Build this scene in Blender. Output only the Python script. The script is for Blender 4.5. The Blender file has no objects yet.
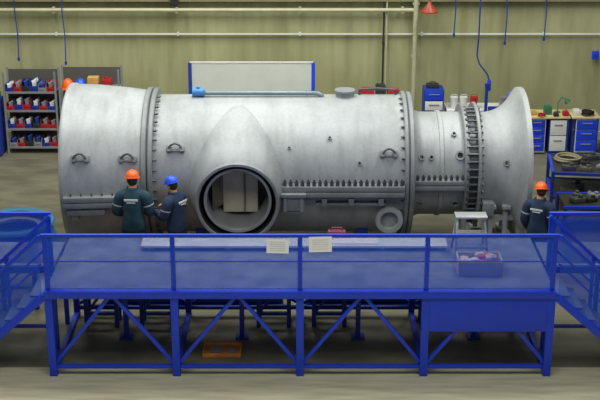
import bpy, bmesh, math, random
from mathutils import Vector, Matrix
random.seed(7)
S=bpy.context.scene
S.view_settings.view_transform='Standard'
COL=S.collection

# ------------------------------------------------------------ materials
MATS={}
def mat(name,c,rough=.5,metal=0.0,var=.12,scale=6.0,bump=0.0,stretch=(1,1,1),c2=None,alpha=None):
    if name in MATS: return MATS[name]
    m=bpy.data.materials.new(name); m.use_nodes=True
    nt=m.node_tree; b=nt.nodes['Principled BSDF']
    b.inputs['Roughness'].default_value=rough; b.inputs['Metallic'].default_value=metal
    tc=nt.nodes.new('ShaderNodeTexCoord'); mp=nt.nodes.new('ShaderNodeMapping')
    mp.inputs['Scale'].default_value=stretch
    nt.links.new(tc.outputs['Object'],mp.inputs['Vector'])
    n=nt.nodes.new('ShaderNodeTexNoise'); n.inputs['Scale'].default_value=scale; n.inputs['Detail'].default_value=5
    nt.links.new(mp.outputs[0],n.inputs['Vector'])
    r=nt.nodes.new('ShaderNodeValToRGB')
    a=[max(0,x*(1-var)) for x in c]; d=c2 or [min(1,x*(1+var)) for x in c]
    r.color_ramp.elements[0].color=(*a,1); r.color_ramp.elements[1].color=(*d,1)
    r.color_ramp.elements[0].position=.35; r.color_ramp.elements[1].position=.65
    nt.links.new(n.outputs['Fac'],r.inputs['Fac']); nt.links.new(r.outputs['Color'],b.inputs['Base Color'])
    if bump>0:
        bp=nt.nodes.new('ShaderNodeBump'); bp.inputs['Strength'].default_value=bump; bp.inputs['Distance'].default_value=.02
        nt.links.new(n.outputs['Fac'],bp.inputs['Height']); nt.links.new(bp.outputs['Normal'],b.inputs['Normal'])
    if alpha is not None: b.inputs['Alpha'].default_value=alpha
    MATS[name]=m; return m
def srgb(r,g,b):
    f=lambda v:(v/255/12.92) if v/255<=.04045 else ((v/255+.055)/1.055)**2.4
    return (f(r),f(g),f(b))
def castmat(name,c,cd,rough=.45,metal=.2):
    m=bpy.data.materials.new(name); m.use_nodes=True; nt=m.node_tree; b=nt.nodes['Principled BSDF']
    b.inputs['Metallic'].default_value=metal
    tc=nt.nodes.new('ShaderNodeTexCoord')
    def noise(sc,st,det):
        mp=nt.nodes.new('ShaderNodeMapping'); mp.inputs['Scale'].default_value=st
        n=nt.nodes.new('ShaderNodeTexNoise'); n.inputs['Scale'].default_value=sc; n.inputs['Detail'].default_value=det
        nt.links.new(tc.outputs['Object'],mp.inputs[0]); nt.links.new(mp.outputs[0],n.inputs['Vector']); return n.outputs['Fac']
    a=noise(1.3,(1,1,1),8); s=noise(2.4,(2.4,.6,.5),8); f=noise(18,(1,1,1),6)
    def ramp(x,p0,p1,c0,c1):
        r=nt.nodes.new('ShaderNodeValToRGB'); r.color_ramp.elements[0].position=p0; r.color_ramp.elements[1].position=p1
        r.color_ramp.elements[0].color=(*c0,1); r.color_ramp.elements[1].color=(*c1,1); nt.links.new(x,r.inputs[0]); return r.outputs[0]
    base=ramp(a,.32,.66,cd,c); st=ramp(s,.30,.56,(.83,.83,.81),(1,1,1)); fi=ramp(f,.3,.6,(.92,.92,.91),(1,1,1))
    def mul(x,y):
        k=nt.nodes.new('ShaderNodeMixRGB'); k.blend_type='MULTIPLY'; k.inputs[0].default_value=1; nt.links.new(x,k.inputs[1]); nt.links.new(y,k.inputs[2]); return k.outputs[0]
    nt.links.new(mul(mul(base,st),fi),b.inputs['Base Color'])
    rr=nt.nodes.new('ShaderNodeMapRange'); rr.inputs[3].default_value=rough-.06; rr.inputs[4].default_value=rough+.10; nt.links.new(a,rr.inputs[0]); nt.links.new(rr.outputs[0],b.inputs['Roughness'])
    bp=nt.nodes.new('ShaderNodeBump'); bp.inputs['Strength'].default_value=.06; bp.inputs['Distance'].default_value=.02; nt.links.new(f,bp.inputs['Height']); nt.links.new(bp.outputs[0],b.inputs['Normal'])
    return m
STEEL=castmat('turbine_grey_paint',srgb(172,178,180),srgb(154,160,162),.50,.2)
STEELD=castmat('port_grey_paint',srgb(165,171,173),srgb(149,155,157),.52,.2)
STEEL2=castmat('turbine_flange_steel',srgb(148,154,156),srgb(132,138,140),.46,.3)
BOLT=mat('bolt_steel',srgb(86,90,94),.4,.5,.1,8)
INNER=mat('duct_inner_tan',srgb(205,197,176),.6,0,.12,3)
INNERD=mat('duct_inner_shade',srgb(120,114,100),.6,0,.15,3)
BLACK=mat('black_rubber',srgb(18,18,22),.6,0,.1)
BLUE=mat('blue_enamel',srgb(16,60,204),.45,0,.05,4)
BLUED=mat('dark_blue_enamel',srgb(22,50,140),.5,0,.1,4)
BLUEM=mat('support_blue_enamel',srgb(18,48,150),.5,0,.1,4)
MESH=mat('blue_wire_mesh',srgb(20,84,208),.6,0,.04,4,alpha=.50)
DECK=mat('deck_plate',srgb(80,98,140),.5,.2,.15,4,.1)
ALU=mat('aluminium',srgb(165,170,174),.4,.5,.06,5)
BOARD=mat('pale_board',srgb(222,230,234),.5,.05,.08,5)
WHITE=mat('white_lacquer',srgb(205,208,205),.5,0,.04)
TAN=mat('tan_worktop',srgb(196,180,128),.6,0,.1,4)
PALE=mat('pale_panel',srgb(205,209,200),.5,0,.05,2)
RACKM=mat('rack_grey',srgb(92,92,86),.5,.2,.05,2)
RED=mat('red_plastic',srgb(165,28,33),.45,0,.1)
ORANGE=mat('orange_helmet',srgb(240,100,30),.35,0,.04)
BLUEH=mat('blue_helmet',srgb(35,85,225),.35,0,.04)
DARK=mat('dark_steel',srgb(48,48,50),.6,.3,.2)
GREY=mat('grey_plastic',srgb(125,128,130),.5,0,.1)
WOOD=mat('warm_wood',srgb(215,135,60),.7,0,.2,5,.1,(1,8,8))
YEL=mat('ochre_cardboard',srgb(190,150,80),.8,0,.1)
GREEN=mat('green_plastic',srgb(50,110,80),.5,0,.1)
PIPE=mat('pale_pipe_paint',srgb(170,170,138),.5,0,.08)
PINK=mat('grey_cardboard',srgb(200,188,172),.9,0,.12,12)
PAPER=mat('paper',srgb(250,250,250),.8,0,.02)
INK=mat('ink_grey',srgb(200,200,205),.8,0,.02)
SKIN=mat('skin',srgb(205,150,120),.55,0,.05)
HAIR=mat('dark_hair',srgb(45,32,24),.8,0,.1)
EYE=mat('eye_dark',srgb(30,25,22),.3,0,.02)
JACK=mat('teal_workwear',srgb(28,62,74),.85,0,.2,9,.2)
JACK2=mat('navy_workwear',srgb(28,48,76),.85,0,.2,9,.2)
TROU=mat('dark_trousers',srgb(24,42,58),.9,0,.2,9,.2)
BOOT=mat('black_boot',srgb(20,20,20),.6,0,.1)
STRIPE=mat('reflective_stripe',srgb(200,210,205),.5,0,.03)
TURQ=mat('turquoise_fitting',srgb(60,130,195),.45,0,.08)
TEAL=mat('dark_teal_paint',srgb(34,105,140),.4,.1,.08)

# ------------------------------------------------------------ builder
class Sh:
    def __init__(s): s.bm=bmesh.new(); s.mi=0
    def _f(s,vs):
        try:
            f=s.bm.faces.new(vs); f.material_index=s.mi; return f
        except ValueError: return None
    def box(s,c,d,rot=None,bev=0.0):
        hx,hy,hz=[v/2 for v in d]; c=Vector(c)
        b=min(bev,hx*.9,hy*.9,hz*.9)
        tmp=bmesh.new(); bmesh.ops.create_cube(tmp,size=1)
        for v in tmp.verts: v.co=Vector((v.co.x*d[0],v.co.y*d[1],v.co.z*d[2]))
        if b>0: bmesh.ops.bevel(tmp,geom=tmp.edges[:],offset=b,segments=2,affect='EDGES',profile=.6)
        M=rot.to_4x4() if rot is not None else Matrix.Identity(4)
        mp={}
        for v in tmp.verts: mp[v]=s.bm.verts.new(c+(M@v.co))
        for f in tmp.faces: s._f([mp[v] for v in f.verts])
        tmp.free(); return s
    def ring(s,c,u,w,r,seg):
        return [s.bm.verts.new(c+u*(r*math.cos(2*math.pi*i/seg))+w*(r*math.sin(2*math.pi*i/seg))) for i in range(seg)]
    def bridge(s,a,b):
        n=len(a)
        for i in range(n): s._f([a[i],a[(i+1)%n],b[(i+1)%n],b[i]])
    def tube(s,pts,rad,seg=12,caps=True,closed=False):
        pts=[Vector(p) for p in pts]
        if not hasattr(rad,'__len__'): rad=[rad]*len(pts)
        t0=(pts[1]-pts[0]).normalized()
        u=t0.orthogonal().normalized(); rings=[]
        for i,p in enumerate(pts):
            if closed: t=(pts[(i+1)%len(pts)]-pts[i-1]).normalized()
            elif i==0: t=t0
            elif i==len(pts)-1: t=(pts[-1]-pts[-2]).normalized()
            else:
                t=((pts[i+1]-pts[i]).normalized()+(pts[i]-pts[i-1]).normalized())
                t=t.normalized() if t.length>1e-6 else (pts[i+1]-pts[i]).normalized()
            u=(u-t*u.dot(t)).normalized(); w=t.cross(u)
            rings.append(s.ring(p,u,w,rad[i],seg))
        for a,b in zip(rings,rings[1:]): s.bridge(a,b)
        if closed: s.bridge(rings[-1],rings[0])
        elif caps:
            s._f(rings[0][::-1]); s._f(rings[-1])
        return s
    def cyl(s,a,b,r,r2=None,seg=20,caps=True): return s.tube([a,b],[r,r if r2 is None else r2],seg,caps)
    def lathe(s,prof,org,axis='X',seg=64,closed=True,hole=None,sy=1.0):
        org=Vector(org)
        A={'X':(Vector((1,0,0)),Vector((0,1,0)),Vector((0,0,1))),'Z':(Vector((0,0,1)),Vector((1,0,0)),Vector((0,sy,0))),'Y':(Vector((0,1,0)),Vector((1,0,0)),Vector((0,0,1)))}[axis]
        rings=[]
        for (x,r) in prof:
            rings.append([s.bm.verts.new(org+A[0]*x+A[1]*(r*math.cos(2*math.pi*i/seg))+A[2]*(r*math.sin(2*math.pi*i/seg))) for i in range(seg)])
        pr=list(zip(rings,rings[1:]))
        if closed: pr.append((rings[-1],rings[0]))
        for a,b in pr:
            for i in range(seg):
                vs=[a[i],a[(i+1)%seg],b[(i+1)%seg],b[i]]
                if hole:
                    c=sum((v.co for v in vs),Vector())/4
                    if hole(c): continue
                s._f(vs)
        return s
    def sph(s,c,r,seg=14,rings=9,fn=None):
        if not hasattr(r,'__len__'): r=(r,r,r)
        c=Vector(c)
        R=[]
        for j in range(1,rings):
            th=math.pi*j/rings
            row=[]
            for i in range(seg):
                p=Vector((math.sin(th)*math.cos(2*math.pi*i/seg),math.sin(th)*math.sin(2*math.pi*i/seg),math.cos(th)))
                p=Vector((p.x*r[0],p.y*r[1],p.z*r[2]))
                if fn: p=fn(p)
                row.append(s.bm.verts.new(c+p))
            R.append(row)
        t=s.bm.verts.new(c+(fn(Vector((0,0,r[2]))) if fn else Vector((0,0,r[2]))))
        b=s.bm.verts.new(c+(fn(Vector((0,0,-r[2]))) if fn else Vector((0,0,-r[2]))))
        for a,d in zip(R,R[1:]): s.bridge(a,d)
        for i in range(seg):
            s._f([t,R[0][i],R[0][(i+1)%seg]]); s._f([b,R[-1][(i+1)%seg],R[-1][i]])
        return s
    def quad(s,a,b,c,d):
        s._f([s.bm.verts.new(Vector(p)) for p in (a,b,c,d)]); return s
    def xform(s,M):
        for v in s.bm.verts: v.co=M@v.co
        return s
    def obj(s,name,mats,parent=None,label=None,cat=None,group=None,kind=None,loc=(0,0,0),rotz=0,sharp=35,norm=True):
        if norm: bmesh.ops.recalc_face_normals(s.bm,faces=s.bm.faces[:])
        me=bpy.data.meshes.new(name); s.bm.to_mesh(me); s.bm.free()
        if not isinstance(mats,(list,tuple)): mats=[mats]
        for m in mats: me.materials.append(m)
        me.shade_smooth(); me.set_sharp_from_angle(angle=math.radians(sharp))
        return link(me,name,parent,label,cat,group,kind,loc,rotz)
def link(me,name,parent=None,label=None,cat=None,group=None,kind=None,loc=(0,0,0),rotz=0):
    o=bpy.data.objects.new(name,me); COL.objects.link(o); o.location=loc; o.rotation_euler=(0,0,rotz)
    if parent: o.parent=parent
    if label: o['label']=label
    if cat: o['category']=cat
    if group: o['group']=group
    if kind: o['kind']=kind
    return o
def thing(name,loc,label,cat,group=None,rotz=0):
    o=link(None,name,None,label,cat,group,None,loc,rotz); o.empty_display_size=.1; return o

# ------------------------------------------------------------ setting
def wallmat():
    m=bpy.data.materials.new('wall_plaster'); m.use_nodes=True; nt=m.node_tree; b=nt.nodes['Principled BSDF']
    b.inputs['Roughness'].default_value=.85
    tc=nt.nodes.new('ShaderNodeTexCoord')
    def nz(sc,st):
        n=nt.nodes.new('ShaderNodeTexNoise'); n.inputs['Scale'].default_value=sc; n.inputs['Detail'].default_value=8
        mp=nt.nodes.new('ShaderNodeMapping'); mp.inputs['Scale'].default_value=st
        nt.links.new(tc.outputs['Object'],mp.inputs[0]); nt.links.new(mp.outputs[0],n.inputs['Vector']); return n
    n=nz(.7,(1,1,.5)); n2=nz(1.6,(3,1,.3))
    r=nt.nodes.new('ShaderNodeValToRGB'); r.color_ramp.elements[0].position=.35; r.color_ramp.elements[1].position=.7
    r.color_ramp.elements[0].color=(*srgb(142,143,104),1); r.color_ramp.elements[1].color=(*srgb(174,175,134),1)
    nt.links.new(n.outputs['Fac'],r.inputs[0])
    r2=nt.nodes.new('ShaderNodeValToRGB'); r2.color_ramp.elements[0].position=.3; r2.color_ramp.elements[1].position=.6
    r2.color_ramp.elements[0].color=(.80,.80,.75,1); r2.color_ramp.elements[1].color=(1,1,1,1)
    nt.links.new(n2.outputs['Fac'],r2.inputs[0])
    k=nt.nodes.new('ShaderNodeMixRGB'); k.blend_type='MULTIPLY'; k.inputs[0].default_value=1
    nt.links.new(r.outputs[0],k.inputs[1]); nt.links.new(r2.outputs[0],k.inputs[2]); nt.links.new(k.outputs[0],b.inputs['Base Color'])
    return m
WALL=wallmat()
FLOOR=mat('concrete_floor',srgb(104,102,84),.5,0,.24,1.3,.03,(1,2.2,1))
FLOOR_LIT=mat('floor_painted_light',srgb(188,184,154),.5,0,.15,2,.03,(.5,4,1))  # same floor in a paler colour, the brighter light up front painted in
Sh().box((0,0,-.05),(60,70,.1)).obj('floor',FLOOR,kind='structure')
Sh().box((0,-2.75,.003),(60,6.0,.006)).obj('painted_light_strip',FLOOR_LIT,kind='structure')  # thin slab carrying the painted light in front of the platform
Sh().box((0,12.85,4.5),(60,.3,9)).obj('wall_back',WALL,kind='structure')
Sh().box((0,12.66,.1),(60,.08,.2)).obj('baseboard_back',PIPE,kind='structure')
TRB=mat('dark_wall_band',srgb(118,116,86),.8,0,.1,2)
Sh().box((0,12.62,4.3),(60,.16,1.3)).obj('trim_2',TRB,kind='structure')

# ------------------------------------------------------------ turbine
AZ=1.73
T=thing('gas_turbine',(0,5.5,0),'large grey steel gas turbine casing with bolted flanges','turbine')
NX,NZ=-1.15,1.50
def hole(c): return c.y<0 and (c.x-NX)**2+(c.z-NZ)**2<.76**2
Sh().lathe([(-4.43,1.545),(-4.40,1.56),(-4.34,1.56),(-4.31,1.54),(-3.9,1.525),(-3.3,1.47),(-2.93,1.42),(-2.93,1.36),(-3.4,1.40),(-4.43,1.50)],(0,0,AZ),seg=96).obj('exhaust_casing',STEEL,T)
Sh().lathe([(-4.30,.45),(-3.2,.45),(-3.2,0.02),(-4.30,0.02)],(0,0,AZ),seg=32).obj('exhaust_cone',DARK,T)
xs=[-2.72+ (2.0+2.72)*i/90 for i in range(91)]
prof=[(x,1.335) for x in xs]+[(x,1.27) for x in xs[::-1]]
Sh().lathe(prof,(0,0,AZ),seg=140,hole=hole).obj('main_casing',STEEL,T)
Sh().lathe([(2.12,1.10),(2.2,1.04),(2.3,1.0),(2.62,1.0),(2.63,1.025),(2.70,1.025),(2.71,1.0),(3.18,1.0),(3.18,.93),(2.12,.98)],(0,0,AZ),seg=96).obj('compressor_casing',STEEL,T)
Sh().lathe([(3.05,.4),(4.0,.4),(4.15,.3),(4.25,.05),(3.05,.05)],(0,0,AZ),seg=32).obj('intake_hub',DARK,T)
bp=[(3.42,1.0)]
for i in range(17):
    a=i/16; bp.append((3.46+.72*a, .985+.42*a**3.0+.05*a))
bp+=[(4.20,1.475),(4.29,1.48),(4.30,1.44)]
inner=[(x-.02,r-.05) for x,r in bp[1:-3]][::-1]
Sh().lathe(bp+inner+[(3.42,.92)],(0,0,AZ),seg=96).obj('intake_bell_mouth',STEEL,T)
def flange(x0,x1,r,ri,name='ring_flange'):
    b=.015
    return Sh().lathe([(x0,ri),(x0,r-b),(x0+b,r),(x1-b,r),(x1,r-b),(x1,ri)],(0,0,AZ),seg=96).obj(name,STEEL2,T)
F1a=flange(-2.94,-2.84,1.475,1.30); F1b=flange(-2.815,-2.72,1.465,1.26); 
Sh().lathe([(-2.85,1.25),(-2.85,1.43),(-2.80,1.43),(-2.80,1.25)],(0,0,AZ),seg=64).obj('seal_ring',BOLT,T)
F2a=flange(1.94,2.02,1.40,1.25); F2b=flange(2.04,2.13,1.39,.98)
Sh().lathe([(2.015,1.2),(2.015,1.36),(2.045,1.36),(2.045,1.2)],(0,0,AZ),seg=64).obj('seal_ring',BOLT,T)
F3a=flange(3.08,3.16,1.17,.93); F3b=flange(3.33,3.40,1.19,.95)
Sh().lathe([(3.15,.94),(3.15,1.05),(3.34,1.05),(3.34,.94)],(0,0,AZ),seg=64).obj('seal_ring',BOLT,T)
bs=Sh(); bs.cyl((-.045,0,0),(.045,0,0),.026,seg=6); bs.cyl((-.07,0,0),(.07,0,0),.013,seg=8)
B0=bs.obj('bolt',BOLT,F1a)
first=[True]
def bolt(x,y,z,par,rot=(0,0,0),sc=1):
    if first[0]: o=B0; first[0]=False
    else: o=B0.copy(); COL.objects.link(o)
    o.parent=par; o.location=(x,y,z); o.rotation_euler=rot; o.scale=(sc,sc,sc)
def ringbolts(x,r,n,par,sc=1,a0=98,a1=245):
    for i in range(n):
        a=math.radians(a0+(a1-a0)*i/(n-1))
        bolt(x,r*math.cos(a),AZ+r*math.sin(a),par,sc=sc)
ringbolts(-2.71,1.40,20,F1b,1.0); ringbolts(1.93,1.365,18,F2a,.85)
cb=Sh(); cb.cyl((-.15,0,0),(.18,0,0),.022,seg=8); cb.cyl((.10,0,0),(.16,0,0),.052,seg=6); cb.cyl((-.14,0,0),(-.085,0,0),.052,seg=6)
CB=cb.obj('clamp_stud',BOLT,F3a); 
for i in range(22):
    a=math.radians(96+152*i/21)
    o=CB if i==0 else CB.copy()
    if i: COL.objects.link(o)
    o.parent=F3a; o.location=(3.255,1.14*math.cos(a),AZ+1.14*math.sin(a)); o.rotation_euler=(a+math.pi/2,0,0)
HZ=AZ-.07
def sflange(x0,x1,y,dep,hh,rot=0,z=None,y2=.06):
    z=HZ if z is None else z
    s=Sh(); R=Matrix.Rotation(rot,3,'Z')
    s.box(((x0+x1)/2,y,z+hh*.56),(x1-x0,dep,hh),rot=R,bev=.012); s.box(((x0+x1)/2,y,z-hh*.56),(x1-x0,dep,hh),rot=R,bev=.012)
    s.box(((x0+x1)/2,y+y2,z-hh*1.45),(x1-x0-.1,dep*.8,hh*.7),rot=R,bev=.012)
    return s.obj('split_flange',STEEL2,T)
SF=sflange(-.36,1.93,-1.40,.26,.10)
SF2=sflange(2.13,3.08,-1.06,.24,.09)
ZL=AZ-.24
SF3=sflange(-4.36,-2.95,-1.525,.22,.10,math.radians(4.2),ZL)
R90=(0,math.pi/2,0)
for i in range(21): bolt(-.28+i*.108,-1.475,HZ+.135,SF,R90,1.35)
for i in range(9): bolt(2.2+i*.105,-1.13,HZ+.12,SF2,R90,1.2)
for i in range(7): bolt(-4.22+i*.19,-1.585+i*.0142,ZL+.11,SF3,R90,.7)
s=Sh(); 
for x in(.45,.95,1.5): s.box((x,-1.40,HZ-.21),(.10,.2,.14),bev=.01)
s.box((.95,-1.32,HZ-.29),(1.3,.14,.05),bev=.01); s.obj('flange_gusset',STEEL2,T)
s=Sh()
s.box((-3.95,-1.56,ZL-.20),(.7,.14,.10),rot=Matrix.Rotation(math.radians(4),3,'Z'),bev=.01)
for x in(-4.15,-3.3): s.box((x,-1.52+(x+4.15)*.06,ZL-.26),(.12,.18,.2),bev=.01)
s.obj('casing_rib',STEEL2,T)
# nozzle saddle
nf=Sh(); N=120; rows=[]
def pmouth(t,r,y): return Vector((NX+r*math.cos(t),y,NZ+r*math.sin(t)))
MY=-1.67
for k in range(17):
    row=[]
    u=k/16
    for i in range(N):
        t=2*math.pi*i/N; c,s_=math.cos(t),math.sin(t)
        m=pmouth(t,.755,MY+.02)
        sg=1 if c>=0 else -1
        if s_>=0:
            ph=math.radians(-8+ 83*(s_**1.25)); hw=sg*(.26*abs(c)**.7+.66*abs(c)**2.4)
        else:
            ph=math.radians(-8-38*abs(s_)); hw=.92*c
        b=Vector((NX+hw,-1.325*math.cos(ph),AZ+1.325*math.sin(ph)))
        p=m.lerp(b,u)
        out=Vector((0,p.y,p.z-AZ)); 
        if out.length>0: p+=out.normalized()*(.14*math.sin(math.pi*u**.9)*(1-u*.35)*max(0,s_)**.7)
        rr=math.hypot(p.y,p.z-AZ)
        lim=1.345+.02*(1-u)
        if u<1 and rr<lim and (p.x-NX)**2+(p.z-NZ)**2>.74**2:
            kf=lim/rr; p=Vector((p.x,p.y*kf,AZ+(p.z-AZ)*kf))
        row.append(nf.bm.verts.new(p))
    rows.append(row)
for a,b in zip(rows,rows[1:]): nf.bridge(a,b)
PORT=nf.obj('side_port',STEELD,T,sharp=80)
Sh().lathe([(MY-.03,.715),(MY-.03,.76),(MY-.01,.776),(MY+.05,.776),(MY+.07,.73),(MY+.03,.70)],(NX,0,NZ),axis='Y',seg=72).obj('port_rim',STEEL2,PORT)
Sh().lathe([(MY,.725),(MY+.55,.72),(MY+.55,.68),(MY,.70)],(NX,0,NZ),axis='Y',seg=64).obj('port_outer_sleeve',BLACK,PORT)
Sh().lathe([(MY+.12,.575),(MY+.12,.625),(MY+1.2,.625),(MY+1.2,.575)],(NX,0,NZ),axis='Y',seg=64).obj('port_inner_sleeve',STEELD,PORT)
Sh().lathe([(MY+.40,.60),(MY+.40,.71),(MY+.45,.71),(MY+.45,.60)],(NX,0,NZ),axis='Y',seg=64).obj('port_gap_ring',BLACK,PORT)
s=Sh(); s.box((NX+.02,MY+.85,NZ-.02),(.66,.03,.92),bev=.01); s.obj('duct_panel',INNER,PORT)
s=Sh()
pts=[(NX-.30-.18*math.sin(v/8*math.pi*.5),MY+.86-v*.06) for v in range(9)]
for (x1,y1),(x2,y2) in zip(pts,pts[1:]):
    s._f([s.bm.verts.new(p) for p in [(x1,y1,NZ-.32),(x2,y2,NZ-.32),(x2,y2,NZ+.32),(x1,y1,NZ+.32)]])
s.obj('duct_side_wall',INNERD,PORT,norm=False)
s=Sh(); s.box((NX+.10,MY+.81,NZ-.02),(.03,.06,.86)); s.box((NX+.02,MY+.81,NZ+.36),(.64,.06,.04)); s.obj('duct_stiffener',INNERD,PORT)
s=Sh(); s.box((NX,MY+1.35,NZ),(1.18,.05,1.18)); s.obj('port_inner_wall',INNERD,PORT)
def lug(x,ang,r):
    L=link(None,'lifting_lug',T)
    L.empty_display_size=.05
    a=math.radians(ang); L.location=(x,-r*math.cos(a),AZ+r*math.sin(a)); L.rotation_euler=(-a,0,0)
    s=Sh(); s.box((0,-.02,0),(.34,.05,.10),bev=.01); s.box((-.12,-.07,0),(.07,.1,.12),bev=.01); s.box((.12,-.07,0),(.07,.1,.12),bev=.01)
    s.obj('lug_base',STEEL2,L)
    s=Sh(); s.tube([(-.12,-.12,0),(-.08,-.13,.05),(-.04,-.13,.075),(0,-.13,.085),(.04,-.13,.075),(.08,-.13,.05),(.12,-.12,0)],.022,8)
    s.obj('lug_shackle',BOLT,L)
lug(-4.02,21,1.53); lug(-3.16,21,1.46); lug(-2.30,29,1.335); lug(1.64,25,1.335)
def rport(x,ang,r,R,dep=.09,bore=.6,nm='round_port',m2=None):
    a=math.radians(ang)
    s=Sh(); s.lathe([(-dep,R),(-dep,R*bore),(.12,R*bore),(.12,R)],(0,0,0),axis='Y',seg=32)
    s.mi=1; s.cyl((0,-dep+.045,0),(0,.05,0),R*bore*.98,seg=24)
    o=s.obj(nm,[STEEL2,m2 or DARK],T); o.location=(x,-r*math.cos(a),AZ+r*math.sin(a)); o.rotation_euler=(-a,0,0)
s=Sh(); s.lathe([(-.30,.255),(-.30,.165),(.2,.165),(.2,.20),(-.23,.20),(-.23,.255)],(0,0,0),axis='Y',seg=40)
s.mi=1; s.cyl((0,-.16,0),(0,0,0),.163,seg=24)
o=s.obj('flanged_port',[STEEL,STEELD],T); o.location=(1.66,-1.18,1.09)
for x,a,r,R in [(2.28,24,1.0,.055),(2.46,24,1.0,.05),(2.28,-30,1.0,.055),(3.0,26,1.0,.09),(2.95,-30,1.0,.09),(.55,38,1.335,.035),(1.1,18,1.335,.035),(-.2,30,1.335,.03),(2.9,50,1.0,.05),(3.86,18,1.08,.06)]:
    rport(x,a,r,R,.05,.6)
s=Sh(); s.box((-.12,-1.44,HZ-.20),(.40,.26,.30),bev=.02); s.box((-.12,-1.46,HZ-.04),(.46,.34,.07),bev=.01); s.box((-.27,-1.57,HZ-.22),(.05,.1,.26)); s.box((.03,-1.57,HZ-.22),(.05,.1,.26))
s.box((-.12,-1.42,HZ-.38),(.30,.2,.08),bev=.01)
s.obj('casing_bracket',STEEL2,T)
s=Sh(); s.tube([(-2.05,.0,AZ+1.30),(-1.98,.0,AZ+1.405),(.1,.0,AZ+1.405),(.34,.0,AZ+1.40),(.42,.0,AZ+1.35),(.44,.0,AZ+1.26)],.045,12)
s.obj('oil_pipe',mat('blue_grey_pipe',srgb(120,138,148),.45,.3,.08),T)
s=Sh(); s.cyl((-2.06,.0,AZ+1.42),(-1.83,.0,AZ+1.42),.085,seg=16); s.cyl((-1.95,.0,AZ+1.42),(-1.95,.0,AZ+1.53),.035); s.obj('pipe_valve',TURQ,T)
s=Sh(); s.cyl((.86,.05,AZ+1.29),(.86,.05,AZ+1.43),.18,seg=28); s.lathe([(0,.20),(.04,.20),(.04,.0),(0,.0)],(.86,.05,AZ+1.42),axis='Z',seg=28); s.obj('top_boss',STEEL2,T)
s=Sh(); s.tube([(1.15,.2,AZ+1.28),(1.15,.2,AZ+1.42),(1.5,.2,AZ+1.44),(1.85,.2,AZ+1.42),(1.85,.2,AZ+1.3)],.03,8); s.obj('oil_pipe',BOLT,T)
for x in(3.62,3.90,4.16):
    for y in(-.95,.95):
        s=Sh(); s.box((x,y,.60),(.09,.12,1.20),bev=.01); s.box((x,y,.03),(.2,.3,.05)); s.box((x,y-.02,1.20),(.16,.28,.06)); s.obj('support_leg',STEEL,T)
s=Sh(); s.box((3.89,-.95,.95),(.6,.06,.1)); s.obj('leg_tie',STEEL,T)
s=Sh(); s.box((3.55,-.98,1.17),(.22,.3,.26),bev=.02); s.box((3.2,-.98,1.02),(.5,.22,.10),bev=.01); s.box((3.1,-.98,.85),(.1,.2,.3),bev=.01); s.obj('intake_bracket',STEEL2,T)
for x,r in((-3.7,1.46),(-1.9,1.30),(1.2,1.30)):
    s=Sh()
    n=14; top=[];
    for i in range(n+1):
        a=math.radians(-130+80*i/n); top.append((r*math.cos(a),AZ+r*math.sin(a)))
    for (y1,z1),(y2,z2) in zip(top,top[1:]):
        v=[s.bm.verts.new(p) for p in [(x-.1,y1,0.005),(x+.1,y1,0.005),(x+.1,y2,0.005),(x-.1,y2,0.005),(x-.1,y1,z1),(x+.1,y1,z1),(x+.1,y2,z2),(x-.1,y2,z2)]]
        for q in((0,1,2,3),(4,5,6,7),(0,1,5,4),(2,3,7,6),(1,2,6,5),(3,0,4,7)): s._f([v[k] for k in q])
    s.obj('cradle_saddle',BLUED,T)

# ------------------------------------------------------------ platform
PX=[-3.9,-1.95,0,1.95,3.9]; DZ=1.45; RZ=2.38; PD=2.3
P=thing('work_platform',(0,0,0),'long blue steel work platform with mesh railing and bracing','platform')
for x in PX:
    Sh().box((x,0,DZ/2),(.12,.12,DZ),bev=.008).obj('post',BLUE,P)
    Sh().box((x,0,(DZ+RZ)/2),(.07,.06,RZ-DZ),bev=.006).obj('railing_post',BLUE,P)
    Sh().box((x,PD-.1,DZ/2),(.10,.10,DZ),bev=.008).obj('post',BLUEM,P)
    Sh().box((x,PD/2,.05),(.08,PD,.08)).obj('foot_beam',BLUE,P)
    Sh().box((x,PD/2,1.34),(.08,PD-.1,.12)).obj('cross_beam',BLUE,P)
def bar(a,b,w,name,m,par):
    a=Vector(a);b=Vector(b); d=b-a; L=d.length; q=d.to_track_quat('X','Z').to_matrix()
    return Sh().box((a+b)/2,(L,w,w),rot=q,bev=.005).obj(name,m,par)
Sh().box((0,-.02,1.42),(7.92,.14,.12),bev=.01).obj('edge_beam',BLUE,P)
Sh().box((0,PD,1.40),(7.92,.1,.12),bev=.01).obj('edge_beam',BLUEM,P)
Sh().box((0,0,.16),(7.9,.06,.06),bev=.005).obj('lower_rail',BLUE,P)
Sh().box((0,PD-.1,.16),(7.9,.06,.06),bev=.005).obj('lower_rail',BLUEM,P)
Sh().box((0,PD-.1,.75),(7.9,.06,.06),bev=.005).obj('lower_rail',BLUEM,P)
Sh().box((0,0,RZ),(7.92,.055,.055),bev=.01).obj('top_rail',BLUE,P)
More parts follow.
